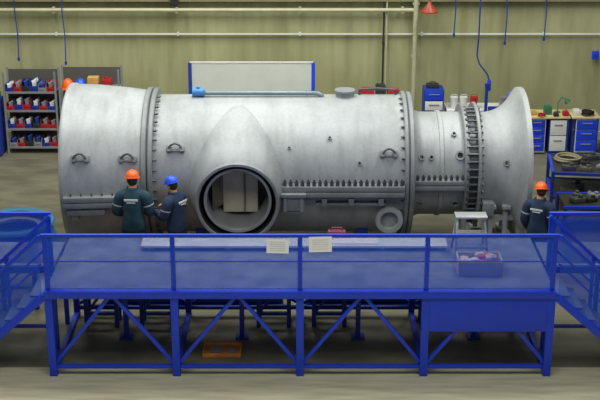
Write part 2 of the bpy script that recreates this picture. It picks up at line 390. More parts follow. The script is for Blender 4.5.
for i in range(4):
    x0,x1=PX[i],PX[i+1]; xm=(x0+x1)/2
    bar((x0+.06,0,.24),(xm-.03,0,1.37),.055,'brace',BLUE,P)
    bar((x1-.06,0,.24),(xm+.03,0,1.37),.055,'brace',BLUE,P)
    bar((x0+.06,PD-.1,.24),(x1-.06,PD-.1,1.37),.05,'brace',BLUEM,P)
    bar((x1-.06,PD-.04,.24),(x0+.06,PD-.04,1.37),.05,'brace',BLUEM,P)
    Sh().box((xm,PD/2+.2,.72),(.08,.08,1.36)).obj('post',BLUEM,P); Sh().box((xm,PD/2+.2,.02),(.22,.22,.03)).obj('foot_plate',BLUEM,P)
    Sh().box((xm,-.005,(1.49+RZ)/2),(1.88,.003,RZ-1.49)).obj('mesh_panel',MESH,P)
    Sh().box((xm,-.012,1.96),(1.88,.012,.015)).obj('mid_rail',BLUE,P)
Sh().box((2.925,-.05,1.10),(1.83,.02,.62),bev=.004).obj('cover_plate',BLUE,P)
Sh().box((0,PD/2,1.47),(7.86,PD-.05,.04)).obj('deck',mat('deck_grating',srgb(118,130,146),.6,.1,.25,3,.1),P)
def stairs(sg,label):
    St=thing('access_stairs',(sg*3.97,0,0),label,'stairs','access stairs of the work platform')
    W=.85; run=1.5
    for y in(.0,W):
        bar((0,y,DZ-.08),(sg*run,y,.03),.11,'stringer',BLUE,St)
        bar((0,y,RZ),(sg*run,y,.98),.05,'handrail',BLUE,St)
        bar((0,y,1.92),(sg*run,y,.52),.03,'mid_rail',BLUE,St)
        s=Sh()
        s.quad((sg*.03,y,DZ-.03),(sg*run,y,.06),(sg*run,y,.96),(sg*.03,y,RZ-.02)); s.obj('mesh_panel',MESH,St)
        Sh().box((sg*run,y,.52),(.06,.06,1.0)).obj('railing_post',BLUE,St)
        Sh().box((sg*run*.5,y,.72+.45),(.05,.05,1.0)).obj('railing_post',BLUE,St)
    for k in range(7):
        u=(k+.5)/7
        Sh().box((sg*run*u,W/2,DZ*(1-u)-.0),(.24,W-.08,.035)).obj('tread',DECK,St)
    L=thing('guard_landing',(sg*3.98,0,0),'blue steel side landing with wire mesh guard railing','platform','side landings of the work platform')
    X2=sg*2.2
    Sh().box((X2/2,1.45,1.47),(2.2,1.0,.04)).obj('deck',MATS['deck_grating'],L)
    Sh().box((X2/2,.95,1.42),(2.2,.08,.12),bev=.01).obj('edge_beam',BLUE,L)
    Sh().box((X2/2,.95,RZ),(2.2,.06,.06),bev=.01).obj('top_rail',BLUE,L)
    Sh().box((X2/2,.95,1.95),(2.2,.003,.86)).obj('mesh_panel',MESH,L)
    for x in(.04,1.1,2.16):
        Sh().box((sg*x,.95,RZ/2),(.07,.07,RZ)).obj('post',BLUE,L); Sh().box((sg*x,1.9,.72),(.07,.07,1.44)).obj('post',BLUE,L)
    Sh().box((X2/2,.95,.4),(2.2,.05,.05)).obj('lower_rail',BLUE,L)
stairs(-1,'blue steel access stairs with mesh sides')
stairs(1,'blue steel access stairs with mesh sides')

def board(x,L,lab):
    s=Sh(); s.box((0,0,.075),(L,.56,.04),bev=.008)
    for k in(-.45,0,.45): s.box((k*L,0,.028),(.08,.44,.056))
    s.obj('steel_workboard',BOARD,label=lab,cat='metal board',group='pale boards on the platform deck',loc=(x,1.82,1.49))
board(-1.2,2.9,'long flat pale steel board lying on the platform deck'); board(1.38,2.15,'flat pale steel board lying on the platform deck')
s=Sh(); s.box((0,0,.006),(.8,.4,.008)); s.obj('drawing_sheet',PAPER,label='white paper drawing lying on the steel board',cat='paper',loc=(.9,1.82,1.587))
def paper(x,z,w,h,tilt):
    s=Sh(); s.box((0,0,0),(w,.004,h)); s.mi=1
    for k in range(5): s.box((0,-.004,h*(.3-.15*k)),(w*.7,.002,.006))
    o=s.obj('notice_sheet',[PAPER,INK],label='white printed notice sheet fixed on the blue mesh railing',cat='paper',group='notice sheets on the railing',loc=(x,-.035,z)); o.rotation_euler=(0,tilt,0)
paper(-.34,2.22,.34,.23,.03); paper(.31,2.25,.35,.25,-.02)
s=Sh(); s.box((0,0,.045),(.3,.12,.09),bev=.02); s.tube([(-.1,0,.09),(-.08,0,.14),(.08,0,.14),(.1,0,.09)],.012,8); 
s.obj('tool_case',mat('purple_case',srgb(120,35,70),.5),label='small dark red tool case lying on the steel board',cat='tool case',loc=(.62,1.98,1.6))
L=thing('step_ladder',(2.8,1.45,1.49),'small aluminium step ladder standing on the platform deck','ladder')
for sx in(-.26,.26):
    bar((sx,-.28,0),(sx*.85,-.02,.66),.035,'rail',ALU,L); bar((sx,.28,0),(sx*.85,.02,.66),.035,'rear_leg',ALU,L)
for k,(z,y) in enumerate(((.2,-.2),(.42,-.11))): Sh().box((0,y,z),(.48,.12,.03)).obj('step',ALU,L)
Sh().box((0,0,.67),(.52,.26,.035),bev=.008).obj('top_step',ALU,L)
for sx in(-.2,.2): Sh().box((sx,.06,.58),(.03,.03,.16)).obj('brace',ALU,L)
s=Sh(); w,d,h=.68,.42,.24
s.box((0,0,.015),(w,d,.03)); s.box((0,-d/2,h/2),(w,.025,h)); s.box((0,d/2,h/2),(w,.025,h)); s.box((-w/2,0,h/2),(.025,d,h)); s.box((w/2,0,h/2),(.025,d,h))
s.obj('cardboard_box',PINK,label='open greyish cardboard box filled with crumpled cloths',cat='box',loc=(2.86,.72,1.49))
s=Sh()
for k in range(14):
    s.mi=k%2; s.sph((random.uniform(-.24,.24),random.uniform(-.13,.13),.2+random.uniform(-.02,.05)),(.09,.07,.05),8,6,fn=lambda p:p*random.uniform(.8,1.15))
s.obj('cloth_pile',[mat('white_cloth',srgb(235,225,215),.9,0,.12,14),mat('reddish_cloth',srgb(190,110,95),.9,0,.12,14)],label='crumpled pale and reddish cleaning cloths in the open box',cat='cloth',kind='stuff',loc=(2.86,.72,1.49))

s=Sh()
s.box((0,0,.02),(.60,.40,.02)); 
for a in((0,-.2,.04,.62,.02,.07),(0,.2,.04,.62,.02,.07),(-.305,0,.04,.02,.4,.07),(.305,0,.04,.02,.4,.07)): s.box(a[:3],a[3:],bev=.003)
s.mi=1; s.box((-.1,.02,.045),(.2,.22,.03),bev=.01); s.box((.15,-.03,.045),(.14,.18,.03),bev=.01)
s.obj('wooden_tray',[WOOD,GREY],label='shallow open orange wooden tray on the floor beneath the platform',cat='tray',loc=(-1.28,.80,.0))
def beamstack(x,y,L,m,lab):
    s=Sh(); s.box((0,0,.02),(L,.18,.02)); s.box((0,0,.18),(L,.18,.02)); s.box((0,0,.10),(L,.02,.15)); s.obj('steel_beam',m,label=lab,cat='steel beam',group='steel beams on the floor',loc=(x,y,0))
beamstack(-1.9,2.65,3.2,BLUEM,'blue steel I-beam lying on the floor beside the turbine'); beamstack(1.9,2.7,3.6,BLUEM,'blue steel I-beam lying on the floor beside the turbine')
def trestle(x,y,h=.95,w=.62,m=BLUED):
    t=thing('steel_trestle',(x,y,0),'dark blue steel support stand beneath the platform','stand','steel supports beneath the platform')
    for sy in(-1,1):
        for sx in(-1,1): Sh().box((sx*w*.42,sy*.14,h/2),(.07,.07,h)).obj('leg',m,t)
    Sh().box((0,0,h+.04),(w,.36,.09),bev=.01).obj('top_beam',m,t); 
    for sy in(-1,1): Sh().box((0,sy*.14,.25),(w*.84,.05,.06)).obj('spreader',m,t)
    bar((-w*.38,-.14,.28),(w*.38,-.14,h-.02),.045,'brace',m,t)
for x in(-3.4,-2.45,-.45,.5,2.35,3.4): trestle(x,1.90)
D=Sh(); 
for k in range(7): D.box((0,-.33+k*.11,.165),(1.9,.09,.03))
for x in(-.85,0,.85): D.box((x,0,.075),(.08,.72,.15))
D.obj('duckboard',WOOD,label='low wooden standing platform beside the turbine',cat='platform',loc=(-2.75,3.52,0))
G=thing('casing_ring',(-5.05,2.95,0),'dark teal ring-shaped machine part resting on a blue stand','machine part')
Sh().lathe([(0,.52),(0,.72),(.06,.78),(.12,.72),(.34,.66),(.40,.70),(.44,.68),(.44,.52)],(0,0,1.05),axis='Z',seg=48).obj('ring_body',TEAL,G)
Sh().lathe([(0,.40),(0,.53),(.05,.53),(.05,.40)],(0,0,1.33),axis='Z',seg=40).obj('inner_ring',GREY,G)
for k in range(4):
    a=k*math.pi/2+.7; Sh().box((.6*math.cos(a),.6*math.sin(a),.525),(.08,.08,1.05)).obj('stand_leg',BLUEM,G)
for k in(-1,1): bar((.6*math.cos(.7)*k,.6*math.sin(.7)*k,.4),(-.6*math.sin(.7)*k,.6*math.cos(.7)*k,.4),.05,'stand_tie',BLUEM,G)

# ------------------------------------------------------------ people
def person(loc,rotz,scale,lean,arms,legs,helmM,jackM,label,headturn=0,headnod=0):
    Rl=Matrix.Rotation(lean,3,'X')
    piv=Vector((0,0,.97))
    def U(p): return piv+Rl@(Vector(p)-piv)
    V=[];rad=[];E=[];tag=[]
    def v(p,r): V.append(Vector(p)); rad.append(r); return len(V)-1
    def e(a,b,t): E.append((a,b)); tag.append(t)
    pel=v((0,0,.97),.148); sp=v(U((0,.0,1.12)),.150); ch=v(U((0,0,1.28)),.162); uc=v(U((0,.0,1.41)),.132); nk=v(U((0,.0,1.50)),.062); hd=v(U((0,-.015,1.58)),.065); ht=v(U((0,-.02,1.67)),.07)
    e(pel,sp,'t');e(sp,ch,'t');e(ch,uc,'t');e(uc,nk,'n');e(nk,hd,'h');e(hd,ht,'h')
    hands=[]
    for sx,(el,wr) in zip((1,-1),arms):
        cl=v(U((sx*.1,0,1.42)),.085); sh=v(U((sx*.20,0,1.40)),.078); E_=v(el,.06); m1=v(Vector(el).lerp(Vector(wr),.4),.052); W=v(wr,.034)
        d=(Vector(wr)-Vector(el)).normalized(); pm=v(Vector(wr)+d*.05,.034)
        e(uc,cl,'t');e(cl,sh,'a');e(sh,E_,'a');e(E_,m1,'a');e(m1,W,'a');e(W,pm,'d')
        hands.append((sx,Vector(wr),d))
    for sx,(kn,an) in zip((1,-1),legs):
        hp=v((sx*.095,0,.86),.108); K=v(kn,.074); cf=v(Vector(kn).lerp(Vector(an),.35)+Vector((0,.02,0)),.068); A=v(an,.05); to=v(Vector(an)+Vector((0,-.10,-.045)),.042); to2=v(Vector(an)+Vector((0,-.18,-.05)),.034)
        e(pel,hp,'t');e(hp,K,'l');e(K,cf,'l');e(cf,A,'l');e(A,to,'f');e(to,to2,'f')
    me=bpy.data.meshes.new('tmp'); me.from_pydata([tuple(x) for x in V],E,[])
    ob=bpy.data.objects.new('tmp',me); COL.objects.link(ob)
    md=ob.modifiers.new('skin','SKIN'); 
    sv=me.skin_vertices[0].data
    for i,r in enumerate(rad): sv[i].radius=(r,r); sv[i].use_root=(i==0)
    md.branch_smoothing=.4
    ss=ob.modifiers.new('sub','SUBSURF'); ss.levels=2
    dg=bpy.context.evaluated_depsgraph_get(); dg.update()
    me2=bpy.data.meshes.new_from_object(ob.evaluated_get(dg))
    bpy.data.objects.remove(ob)
    bm=bmesh.new(); bm.from_mesh(me2); bm.normal_update()
    def near(c):
        best=9;bt='t'
        for (a,b),t in zip(E,tag):
            A=V[a];Bv=V[b];AB=Bv-A; u=max(0,min(1,(c-A).dot(AB)/AB.length_squared)); dd=(c-(A+AB*u)).length-(rad[a]*(1-u)+rad[b]*u)
            if dd<best: best=dd;bt=t
        return bt
    tags=[near(f.calc_center_median()) for f in bm.faces]
    def garment(name,keep,off,m,par):
        g=bmesh.new(); mp={}
        for f,t in zip(bm.faces,tags):
            if t in keep:
                vs=[]
                for q in f.verts:
                    if q.index not in mp: mp[q.index]=g.verts.new(q.co+q.normal*off)
                    vs.append(mp[q.index])
                try: g.faces.new(vs)
                except ValueError: pass
        x=bpy.data.meshes.new(name); g.to_mesh(x); g.free(); x.materials.append(m); x.shade_smooth()
        o=link(x,name,par)
        so=o.modifiers.new('t','SOLIDIFY'); so.thickness=.008; so.offset=-1
        return o
    s=Sh(); s.bm.free(); s.bm=bm.copy()
    for f in s.bm.faces: f.material_index=0
    hc=U((0,-.02,1.64)); HR=Rl@Matrix.Rotation(headturn,3,'Z')@Matrix.Rotation(headnod,3,'X')
    h=Sh()
    def jaw(p):
        if p.z<0: p=Vector((p.x*(1+p.z*2.6),p.y*(1+p.z*1.2)-(-p.z)*.12,p.z))
        return p
    h.sph((0,0,0),(.078,.098,.122),20,14,fn=jaw)
    h.sph((0,-.105,-.012),(.014,.02,.024),8,6)
    h.sph((0,-.094,.010),(.010,.014,.03),8,6)
    for sx in(-1,1): h.sph((sx*.079,.005,-.005),(.012,.022,.034),8,6)
    h.mi=4; h.sph((0,-.094,-.052),(.024,.008,.007),8,5)
    h.mi=2
    for sx in(-1,1): h.sph((sx*.03,-.087,.018),(.011,.008,.007),8,5)
    h.mi=1
    for sx in(-1,1): h.sph((sx*.031,-.09,.035),(.018,.006,.004),8,5)
    h.sph((0,.018,.02),(.083,.094,.108),18,10,fn=lambda p:p if p.y>-.02 or p.z>.06 else Vector((p.x*.85,p.y*.8,p.z)))
    h.xform(Matrix.Translation(hc)@HR.to_4x4())
    tmp=bpy.data.meshes.new('t2'); h.bm.to_mesh(tmp); h.bm.free(); s.bm.from_mesh(tmp)
    s.mi=0
    for sx,wr,d in hands:
        side=d.cross(Vector((0,0,1))); 
        if side.length<.3: side=Vector((0,-1,0)) 
        side.normalize(); n=side.cross(d).normalized()
        if abs(d.z)>.8: n=Vector((-sx,0,0)); side=(Vector((0,-1,0))-d*Vector((0,-1,0)).dot(d)).normalized()
        if n.z>0 and abs(d.z)<=.8: n=-n
        pc=wr+d*.055
        pr=Matrix((d,side,n)).transposed()
        s.box(pc,(.095,.082,.03),rot=pr,bev=.012)
        for k,(o,l) in enumerate(((.031,.070),(.010,.078),(-.011,.072),(-.031,.056))):
            p0=wr+d*.09+side*o; c=.35
            p1=p0+(d*math.cos(c)+n*math.sin(c))*l*.42; c+=.5; p2=p1+(d*math.cos(c)+n*math.sin(c))*l*.33; c+=.4; p3=p2+(d*math.cos(c)+n*math.sin(c))*l*.27
            s.tube([p0-d*.02,p0,p1,p2,p3],[.010,.010,.009,.0085,.006],8)
        q0=wr+d*.03+side*.03; q1=q0+(d*.6+side*.8)*.04+n*.008; q2=q1+(d*.9+side*.3)*.03+n*.012
        s.tube([q0,q1,q2],[.013,.011,.007],8)
    bmesh.ops.recalc_face_normals(s.bm,faces=s.bm.faces[:])
    bme=bpy.data.meshes.new('person'); s.bm.to_mesh(bme); s.bm.free(); bme.shade_smooth()
    for m in(SKIN,HAIR,EYE,SKIN,mat('lips',srgb(170,95,85),.6)): bme.materials.append(m)
    body=link(bme,'person',None,label,'person',None,None,loc,rotz); body.scale=(scale,)*3
    garment('jacket','ta',.028,jackM,body); garment('trousers','l',.018,TROU,body); garment('boot_pair','f',.012,BOOT,body)
    TM=Matrix.Translation(piv)@Rl.to_4x4()@Matrix.Translation(-piv)
    s=Sh(); s.lathe([(1.455,.10),(1.50,.085),(1.525,.083),(1.525,.070),(1.455,.085)],(0,0,0),axis='Z',seg=24); s.xform(TM); s.obj('collar',jackM,body)
    s=Sh(); s.box((0,.178,1.37),(.22,.014,.035),bev=.004); s.box((0,.182,1.33),(.14,.012,.014)); s.xform(TM); s.obj('back_print',STRIPE,body)
    for sx,(el,wr) in zip((1,-1),arms):
        a=U((sx*.20,0,1.40)); b=Vector(el); c0=a.lerp(b,.5); c1=a.lerp(b,.57)
        Sh().tube([c0,c1],[.093,.091],20,caps=False).obj('sleeve_stripe',STRIPE,body)
    bm.free()
    s=Sh(); s.lathe([(-.005,.108),(.03,.107),(.07,.095),(.10,.07),(.118,.035),(.122,.001)],(0,0,0),axis='Z',seg=32,closed=False,sy=1.2)
    s.lathe([(-.008,.100),(-.008,.122),(.002,.122),(.008,.105)],(0,0,0),axis='Z',seg=32,sy=1.18)
    s.box((0,-.145,-.002),(.12,.06,.01),rot=Matrix.Rotation(.25,3,'X'),bev=.004)
    s.tube([(0,.11,.05),(0,.07,.1),(0,0,.124),(0,-.07,.1),(0,-.11,.05)],.012,8)
    s.xform(Matrix.Translation(hc)@HR.to_4x4()@Matrix.Translation(Vector((0,0,.055))))
    s.obj('safety_helmet',helmM,body)
    return body
Lg=[((.12,-.02,.50),(.13,.02,.10)),((-.12,-.01,.50),(-.13,.03,.10))]
person((-3.02,3.50,.18),math.pi-.05,1.13,.05,[((.28,-.02,1.12),(.17,-.24,1.03)),((-.28,-.02,1.12),(-.17,-.24,1.05))],Lg,ORANGE,JACK,'person in teal workwear and orange helmet working at the casing',headturn=.1,headnod=.15)
person((-2.24,3.62,.18),math.pi+1.0,1.05,.10,[((.26,-.08,1.13),(.14,-.33,1.14)),((-.26,-.10,1.14),(-.14,-.34,1.18))],Lg,BLUEH,JACK2,'person in navy workwear and blue helmet leaning toward the flange',headturn=-.2,headnod=.2)
person((4.38,3.74,0),math.pi-.5,1.06,.03,[((.25,.01,1.11),(.20,-.14,.90)),((-.25,.01,1.11),(-.20,-.14,.90))],Lg,ORANGE,JACK2,'person in dark workwear and orange helmet beside the bell mouth',headturn=.5,headnod=.3)

# ------------------------------------------------------------ background furniture
def rack(x0,x1,y,h,shelves,label):
    R=thing('shelving_rack',((x0+x1)/2,y,0),label,'shelf'); w=x1-x0; d=.5
    for sx in(-1,1):
        for sy in(-1,1): Sh().box((sx*w/2,sy*d/2,h/2),(.045,.045,h)).obj('upright',GREY,R)
    for z in shelves: Sh().box((0,0,z),(w,d,.03)).box((0,-d/2,z),(w,.02,.05)).obj('shelf',GREY,R)
    Sh().box((0,d/2,(h+.2)/2),(w,.01,h-.3)).obj('back_panel',RACKM,R)
    return R
rack(-7.12,-5.88,11.7,2.05,[.16,.62,1.08,1.54],'grey metal shelving rack filled with coloured storage bins')
rack(-5.78,-4.35,11.7,2.1,[.16,.62,1.08,1.60],'grey metal shelving rack standing behind the turbine')
def bin_mesh(m,m2,w=.185,d=.36,h=.20,var=0):
    s=Sh(); t=.012
    s.box((0,0,t/2),(w,d,t)); s.box((-w/2,0,h/2),(t,d,h)); s.box((w/2,0,h/2),(t,d,h)); s.box((0,d/2,h/2),(w,t,h)); s.box((0,-d/2,h*.3),(w,t,h*.6)); s.box((0,-d/2-.01,h*.4),(w*.6,.02,.03))
    s.mi=1; s.box((-.02,-.04,h*.6),(w*.5,d*.5,h*.7),rot=Matrix.Rotation(.3,3,'Z')); s.box((.03,.08,h*.8),(w*.4,d*.3,h*.7),rot=Matrix.Rotation(-.4,3,'Y'))
    s.cyl((-.05,-.1,h*.9),(.05,-.06,h*1.15),.03,seg=8)
    bmesh.ops.recalc_face_normals(s.bm,faces=s.bm.faces[:])
    me=bpy.data.meshes.new('storage_bin'); s.bm.to_mesh(me); s.bm.free(); me.materials.append(m); me.materials.append(m2); return me
BM={'red':bin_mesh(RED,GREY),'blue':bin_mesh(BLUED,WHITE),'grey':bin_mesh(GREY,BLUED),'white':bin_mesh(WHITE,RED),'dark':bin_mesh(DARK,BLUED)}
pat=[['grey','red','dark','grey','blue','red'],['blue','red','blue','dark','red','red'],['red','blue','red','blue','red','blue'],['blue','red','dark','blue','grey','red']]
for z,row in zip((.16,.62,1.08,1.54),pat):
    for i,c in enumerate(row):
        o=link(BM[c],'storage_bin',None,f'open-front {c} plastic storage bin filled with small parts','storage bin','storage bins on the shelving rack',None,(-7.0+i*.2,11.64,z+.016),random.uniform(-.06,.06)); o.scale=(1,1,random.choice((.85,1,1.2)))
for i,c in enumerate(['red','blue','grey','red','white']):
    link(BM[c],'storage_bin',None,f'open-front {c} plastic storage bin filled with small parts','storage bin','storage bins on the rear rack',None,(-5.62+i*.24,11.64,1.095),0)
s=Sh(); s.box((0,0,.14),(.26,.24,.28),bev=.01); s.box((0,-.122,.14),(.04,.004,.28)); s.obj('cardboard_box',YEL,label='ochre cardboard box on the rack behind the turbine',cat='box',loc=(-4.98,11.6,1.616))
def helm(m,loc,lab):
    s=Sh(); s.lathe([(0,.12),(.05,.118),(.10,.09),(.135,.04),(.14,.001)],(0,0,0),axis='Z',seg=24,closed=False); s.lathe([(0,.11),(0,.145),(.012,.145),(.012,.11)],(0,0,0),axis='Z',seg=24); s.box((0,-.15,.004),(.12,.06,.01))
    o=s.obj('safety_helmet',m,label=lab,cat='helmet',group='safety helmets on the rack',loc=loc); o.scale=(1.2,1.2,1.7)
helm(ORANGE,(-5.60,11.6,1.616),'orange safety helmet resting on the rack'); helm(BLUEH,(-5.30,11.6,1.616),'blue safety helmet resting on the rack')
s=Sh(); s.box((0,0,.11),(.24,.26,.22),bev=.02); s.tube([(-.06,0,.22),(-.04,0,.27),(.04,0,.27),(.06,0,.22)],.01,6); s.obj('toolbox',RED,label='small red toolbox on the rack',cat='toolbox',loc=(-4.66,11.64,1.616))

Pn=thing('partition_screen',(-1.06,9.0,0),'tall pale partition screen in a blue metal frame','partition')
Sh().box((0,0,1.55),(2.62,.04,2.6)).obj('panel',PALE,Pn)
for x in(-1.35,1.35): Sh().box((x,0,1.44),(.08,.07,2.88),bev=.005).obj('frame_post',BLUE if x>0 else BLUED,Pn); Sh().box((x,0,.03),(.1,.7,.06)).obj('foot',BLUE,Pn)
Sh().box((0,0,2.88),(2.7,.05,.03)).obj('frame_rail',WHITE,Pn); Sh().box((0,0,.22),(2.7,.05,.05)).obj('frame_rail',BLUE,Pn)

def bench(x0,x1,y,h,label,units,top=None):
    B=thing('workbench',((x0+x1)/2,y,0),label,'workbench'); w=x1-x0; d=.65
    Sh().box((0,0,h-.02),(w+.04,d+.04,.045),bev=.008).obj('worktop',top or WHITE,B)
    Sh().box((0,d/2-.03,h/2),(w,.03,h-.1)).obj('back_panel',BLUED,B)
    for (u0,u1,bodyM,drM,n) in units:
        cx=-w/2+w*(u0+u1)/2; ww=w*(u1-u0)
        C=Sh().box((cx,0,(h-.05)/2+.02),(ww-.03,d-.06,h-.1)).obj('drawer_unit',bodyM,B)
        hh=(h-.16)/n
        for k in range(n):
            z=.08+hh*(k+.5)
            Dr=Sh().box((cx,-d/2+.02,z),(ww-.07,.03,hh-.02),bev=.005).obj('drawer',drM,C)
            Sh().box((cx,-d/2-.005,z+hh*.2),(ww*.45,.02,.02)).obj('handle',ALU if drM is not WHITE else GREY,Dr)
    for x in(-w/2+.03,w/2-.03): Sh().box((x,-d/2+.04,h/2-.02),(.05,.05,h-.06)).obj('leg',BLUED,B)
    return B
bench(5.52,6.52,11.7,.95,'workbench with tan top and blue and white drawer units',[(0,.46,WHITE,BLUE,4),(.52,.98,BLUED,WHITE,2)],TAN)
bench(6.60,7.24,11.7,.95,'workbench with tan top, white drawers and blue cabinet',[(0,.1,BLUED,BLUED,1),(.12,1,WHITE,BLUE,3)],TAN)
C=thing('tool_cabinet',(3.22,11.6,0),'tall blue tool cabinet with white drawers','cabinet')
Sh().box((0,0,.83),(.48,.5,1.6),bev=.01).obj('body',BLUED,C)
for k in range(6):
    Dr=Sh().box((0,-.26,.22+k*.255),(.42,.03,.22),bev=.005).obj('drawer',WHITE if k%2==0 else BLUE,C); Sh().box((0,-.285,.25+k*.255),(.25,.02,.02)).obj('handle',GREY,Dr)
for x in(-.2,.2): Sh().cyl((x,0,.0),(x,0,.04),.03).obj('foot',DARK,C)
s=Sh(); s.box((0,0,.05),(.3,.2,.1),bev=.02); s.tube([(-.08,0,.1),(-.05,0,.14),(.05,0,.14),(.08,0,.1)],.012,6); s.obj('toolbox',DARK,label='small dark toolbox on top of the blue tool cabinet',cat='toolbox',loc=(3.2,11.6,1.632))
bench(.95,2.45,11.6,1.25,'white-topped workbench standing behind the turbine',[(0,.3,BLUED,WHITE,4),(.7,1,BLUED,BLUE,4)])
def sbox(nm,x,y,z,d,m,lab,cat='box'):
    s=Sh(); s.box((0,0,d[2]/2),d,bev=min(d)*.1); s.box((0,0,d[2]+.004),(d[0]*.8,d[1]*.8,.012)); s.box((0,-d[1]/2-.004,d[2]*.5),(d[0]*.4,.01,d[2]*.3)); s.obj(nm,m,label=lab,cat=cat,loc=(x,y,z))
sbox('toolbox',1.62,11.5,1.255,(.32,.22,.38),RED,'red tool box on the workbench','toolbox')
sbox('toolbox',2.25,11.5,1.255,(.3,.22,.36),RED,'red metal tool box on the workbench','toolbox')
sbox('machine_unit',1.94,11.5,1.255,(.24,.3,.46),DARK,'dark machine unit on the workbench','machine')
sbox('parts_case',1.25,11.5,1.255,(.26,.2,.14),GREY,'grey parts case on the workbench','case')
bench(3.55,5.1,11.6,1.15,'low white-topped workbench between blue stands',[(0,.3,BLUED,BLUE,3)])
for x,m,l in((3.72,WHITE,'white'),(3.95,WHITE,'white'),(4.2,RED,'red'),(4.9,GREY,'grey')):
    s=Sh(); s.lathe([(0,.01),(0,.08),(.24,.095),(.26,.095),(.26,.08),(.24,.01)],(0,0,0),axis='Z',seg=20,closed=False); s.tube([(-.09,0,.24),(-.06,0,.32),(.06,0,.32),(.09,0,.24)],.008,6)
    s.obj('bucket',m,label=f'{l} plastic bucket on the workbench',cat='bucket',group='buckets on the workbench',loc=(x,11.5,1.16))
s=Sh(); s.box((0,0,.9),(.07,.07,1.8)); s.box((0,0,.02),(.4,.4,.04)); s.box((.22,0,1.05),(.34,.04,.55),bev=.01); s.cyl((0,0,1.8),(0,0,1.88),.05)
s.obj('display_stand',BLUED,label='slim blue metal stand with side panel',cat='stand',loc=(4.42,11.0,0))
s=Sh(); s.box((0,0,.9),(.05,.05,1.5)); s.box((0,0,.02),(.3,.3,.04)); s.box((0,0,1.5),(.3,.05,.4),bev=.01)
s.obj('display_stand',mat('white_blue_sign',srgb(90,120,190),.5),label='blue-grey notice stand beside the workbench',cat='stand',loc=(5.05,10.9,0))
sbox('parts_case',5.66,11.6,.955,(.18,.2,.1),YEL,'ochre case on the workbench','case')
sbox('toolbox',6.03,11.65,.955,(.18,.2,.2),GREEN,'green tool box on the workbench','toolbox')
sbox('parts_case',6.44,11.5,.955,(.14,.16,.1),RED,'small red parts case on the workbench','case')
sbox('parts_case',6.2,11.45,.955,(.12,.14,.07),DARK,'small dark parts case on the workbench','case')
sbox('parts_case',6.72,11.6,.955,(.16,.2,.12),WHITE,'white case on the workbench','case')
def coil(x,y,z,R,m,lab,turns=4,r=.02):
    pts=[]
    n=24*turns
    for i in range(n): 
        a=2*math.pi*i/24; rr=R*(1-.08*math.sin(i*.37)); pts.append((rr*math.cos(a),rr*math.sin(a),r+i/24*r*1.2))
    Sh().tube(pts,r,6).obj('hose_coil',m,label=lab,cat='hose',loc=(x,y,z))
coil(6.98,11.5,.96,.13,BLACK,'coiled black hose on the workbench')
coil(5.85,11.42,.96,.08,RED,'coiled red cable on the workbench',3,.015)
s=Sh(); s.cyl((0,0,0),(0,0,.02),.07); s.tube([(0,0,.02),(0,0,.25),(.08,0,.38),(.2,0,.32)],.012,8); s.cyl((.18,0,.34),(.24,0,.25),.03,.08); s.obj('desk_lamp',GREEN,label='small green bench lamp on the workbench',cat='lamp',loc=(6.3,11.78,.955))
s=Sh(); s.box((0,0,1.1),(.16,.3,2.2)); s.box((0,0,.02),(.3,.45,.04)); s.box((0,0,2.2),(.2,.36,.04)); s.obj('equipment_locker',BLUED,label='narrow dark blue metal locker beside the workbench',cat='locker',loc=(7.45,11.5,0))
TRAY=mat('tray_grey',srgb(52,52,54),.5,.3,.2)
K=thing('parts_trolley',(6.25,8.0,0),'open blue-framed parts table loaded with metal pieces','table',rotz=-.12)
w,d,h=1.6,1.3,.85
for sx in(-1,1):
    for sy in(-1,1): Sh().box((sx*w/2,sy*d/2,h/2+.06),(.07,.07,h-.06)).obj('leg',BLUED,K); Sh().cyl((sx*w/2,sy*d/2-.025,.06),(sx*w/2,sy*d/2+.025,.06),.06).obj('castor',BLACK,K)
Sh().box((0,0,h),(w,d,.03)).obj('tray',TRAY,K); Sh().box((0,0,.3),(w,d,.02)).obj('tray',TRAY,K)
for z in(.3,h):
    for sy in(-1,1): Sh().box((0,sy*d/2,z),(w,.05,.06)).obj('frame_rail',BLUED,K)
    for sx in(-1,1): Sh().box((sx*w/2,0,z),(.05,d,.06)).obj('frame_rail',BLUE,K)
coil(5.85,8.25,.87,.26,mat('hose_tan',srgb(125,120,92),.6),'coiled grey hose lying on the parts table',2,.03)
def lpart(x,y,z,d,a,m):
    s=Sh(); s.box((0,0,d[2]/2),d,bev=.01); s.cyl((d[0]*.2,0,d[2]),(d[0]*.2,0,d[2]*1.6),min(d[0],d[1])*.3,seg=12); s.box((-d[0]*.45,0,d[2]*.8),(d[0]*.2,d[1]*.8,d[2]*.9),bev=.005)
    s.obj('machined_part',m,label='loose machined metal part lying on the parts table',cat='metal part',group='loose metal parts on the tables',loc=(x,y,z),rotz=a)
for x,y,a,m,sc in((6.35,8.35,.3,BOLT,1),(6.7,8.1,-.5,RACKM,.8),(6.45,7.75,.9,GREY,.7),(5.75,7.65,.1,BOLT,.9),(6.1,7.6,-.3,RACKM,.8),(6.85,7.6,.5,BOLT,.8),(6.15,7.95,1.2,DARK,.9),(6.65,8.45,.2,RACKM,.9),(6.9,7.9,.2,DARK,1)):
    lpart(x,y,.867,(.3*sc,.18*sc,.10*sc),a,m)
for x,y,a,m in((5.8,7.62,.2,RACKM),(6.35,7.55,-.2,BOLT),(6.0,8.0,.5,BOLT)): lpart(x,y,.312,(.34,.2,.14),a,m)
for x,y,a,m,sc in((5.7,6.4,.3,BOLT,1),(6.1,6.7,-.6,GREY,.8),(6.3,6.35,.2,RACKM,.9),(5.75,6.75,1.1,RACKM,.7),(5.98,6.45,.4,DARK,.8)):
    lpart(x,y,.582,(.3*sc,.18*sc,.10*sc),a,m)
K2=thing('parts_trolley',(6.05,6.55,0),'low blue-framed trolley loaded with machined parts','trolley')
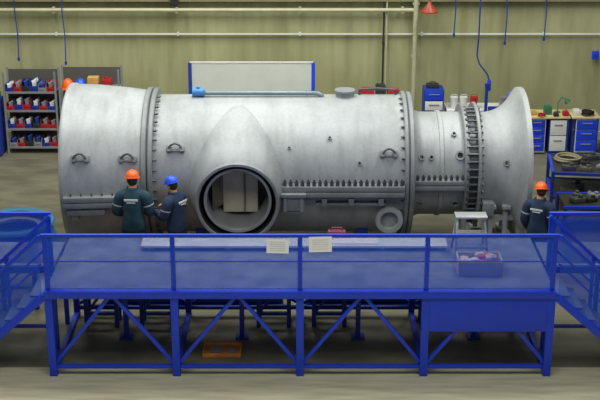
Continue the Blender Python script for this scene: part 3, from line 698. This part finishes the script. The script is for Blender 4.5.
for sx in(-1,1):
    for sy in(-1,1): Sh().box((sx*.65,sy*.4,.3),(.07,.07,.54)).obj('leg',BLUED,K2); Sh().cyl((sx*.65,sy*.4-.02,.05),(sx*.65,sy*.4+.02,.05),.05).obj('castor',BLACK,K2)
Sh().box((0,0,.565),(1.3,.8,.03)).obj('tray',TRAY,K2)
for sy in(-1,1): Sh().box((0,sy*.42,.56),(1.36,.05,.06)).obj('frame_rail',BLUE,K2)
Sh().box((0,-.4,.2),(1.3,.04,.05)).obj('lower_rail',BLUED,K2)
s=Sh(); s.box((0,0,.7),(.5,.6,1.35),bev=.02); s.box((0,0,1.43),(.4,.5,.12)); s.mi=1; s.box((.0,-.31,1.0),(.34,.02,.4),bev=.01); s.box((0,-.31,.4),(.34,.02,.5),bev=.01)
s.obj('machine_unit',[BLUED,RED],label='dark blue machine cabinet with red front doors',cat='machine',loc=(-7.48,11.5,0))

# ------------------------------------------------------------ wall services
s=Sh(); s.cyl((-12,12.45,3.34),(2.78,12.45,3.34),.05); 
for x in(-9,-6,-3,0,2.5): s.box((x,12.5,3.34),(.06,.16,.14))
s.obj('wall_pipe',PIPE,label='pale horizontal pipe fixed along the wall',cat='pipe')
s=Sh(); s.box((0,12.60,2.72),(40,.05,.035)); 
for x in range(-18,19,3): s.box((x,12.62,2.72),(.05,.09,.08))
s.obj('cable_trunking',PALE,label='thin pale cable trunking running along the wall',cat='cable trunking')
s=Sh(); s.box((0,12.52,3.58),(40,.1,.07)); 
for x in range(-18,19,2): s.box((x,12.58,3.58),(.05,.09,.12))
s.obj('cable_trunking',MATS['dark_wall_band'],label='dark cable tray running along the wall',cat='cable trunking')
s=Sh(); s.cyl((0,0,0.0),(0,0,5),.06); 
for z in(.6,2.2,3.5): s.box((0,.08,z),(.16,.16,.06))
s.obj('wall_pipe',PIPE,label='pale vertical pipe standing against the wall',cat='pipe',loc=(2.82,12.42,0))
for x,r in((2.05,.025),(2.12,.02)):
    s=Sh(); s.cyl((0,0,1.0),(0,0,5),r,seg=8); s.box((0,.06,2.5),(.06,.12,.05)); s.obj('wall_conduit',DARK if x<2.1 else PIPE,label='thin vertical conduit on the wall',cat='conduit',group='thin wall conduits',loc=(x,12.5,0))
for x,z0 in((-6.9,2.2),(-5.75,2.1),(3.75,2.8),(5.0,2.6),(5.95,2.7)):
    s=Sh(); s.tube([(0,0,z0),(0.02,0,z0+.6),(-.02,0,z0+1.4),(0,0,5)],.014,6); s.cyl((0,0,z0-.08),(0,0,z0),.03,seg=8)
    s.obj('hanging_cable',BLUED,label='thin dark cable hanging in front of the wall',cat='cable',group='hanging cables',loc=(x,12.3,0))
s=Sh(); pts=[(4.2,11.2,5),(4.2,11.2,3.0),(4.18,11.2,2.5),(4.25,11.2,2.3),(4.45,11.2,2.05),(4.5,11.2,1.9)]
s.tube(pts,.018,8); s.mi=1; s.box((4.5,11.2,1.78),(.09,.07,.26),bev=.015); s.mi=2; s.cyl((4.5,11.16,1.84),(4.5,11.15,1.84),.02)
s.obj('crane_pendant',[BLUED,BLUE,RED],label='blue crane pendant control hanging on its cable',cat='crane control')
Lm=thing('pendant_lamp',(3.10,12.0,3.38),'red-orange conical pendant lamp hanging before the wall','lamp')
Sh().lathe([(0,.21),(.03,.21),(.10,.14),(.2,.06),(.28,.04),(.28,.02),(.2,.04),(.1,.12),(0,.18)],(0,0,0),axis='Z',seg=28).obj('lamp_shade',mat('lamp_orange',srgb(150,60,38),.4),Lm)
Sh().sph((0,0,.05),.06).obj('bulb',WHITE,Lm); Sh().cyl((0,0,.28),(0,0,1.6),.01,seg=8).obj('cord',DARK,Lm)
s=Sh(); s.box((0,0,0),(.2,.1,.26),bev=.01); s.box((0,-.055,.03),(.1,.02,.08)); s.obj('switch_box',DARK,label='dark electrical switch box on the wall',cat='switch box',loc=(-3.05,12.45,3.6))
s=Sh(); s.box((0,0,0),(.16,.1,.2),bev=.01); s.box((0,-.055,.03),(.08,.02,.06)); s.obj('switch_box',BLUE,label='small blue electrical box on the wall',cat='switch box',loc=(7.3,12.55,2.2))

# ------------------------------------------------------------ light and camera
W=bpy.data.worlds.new('World'); S.world=W; W.use_nodes=True
W.node_tree.nodes['Background'].inputs[0].default_value=(.93,.97,1,1); W.node_tree.nodes['Background'].inputs[1].default_value=.20
def area(loc,rot,sx,sy,e,c=(1,.985,.93)):
    l=bpy.data.lights.new('ceiling_light','AREA'); l.shape='RECTANGLE'; l.size=sx; l.size_y=sy; l.energy=e; l.color=c
    o=bpy.data.objects.new('ceiling_light',l); COL.objects.link(o); o.location=loc; o.rotation_euler=rot
for x in(-6,-1,5):
    area((x,3.4,11),(math.radians(4),0,0),1.2,4,440)
    area((x,8.8,10),(math.radians(16),0,0),1.6,4,330)
area((0,-5,10.5),(math.radians(4),0,0),12,3,540)
cam=bpy.data.cameras.new('Camera'); cam.lens=75; cam.sensor_width=36; cam.clip_end=200
co=bpy.data.objects.new('Camera',cam); COL.objects.link(co); co.location=(0,-17.7,9.4); co.rotation_euler=(math.radians(70),0,0)
S.camera=co
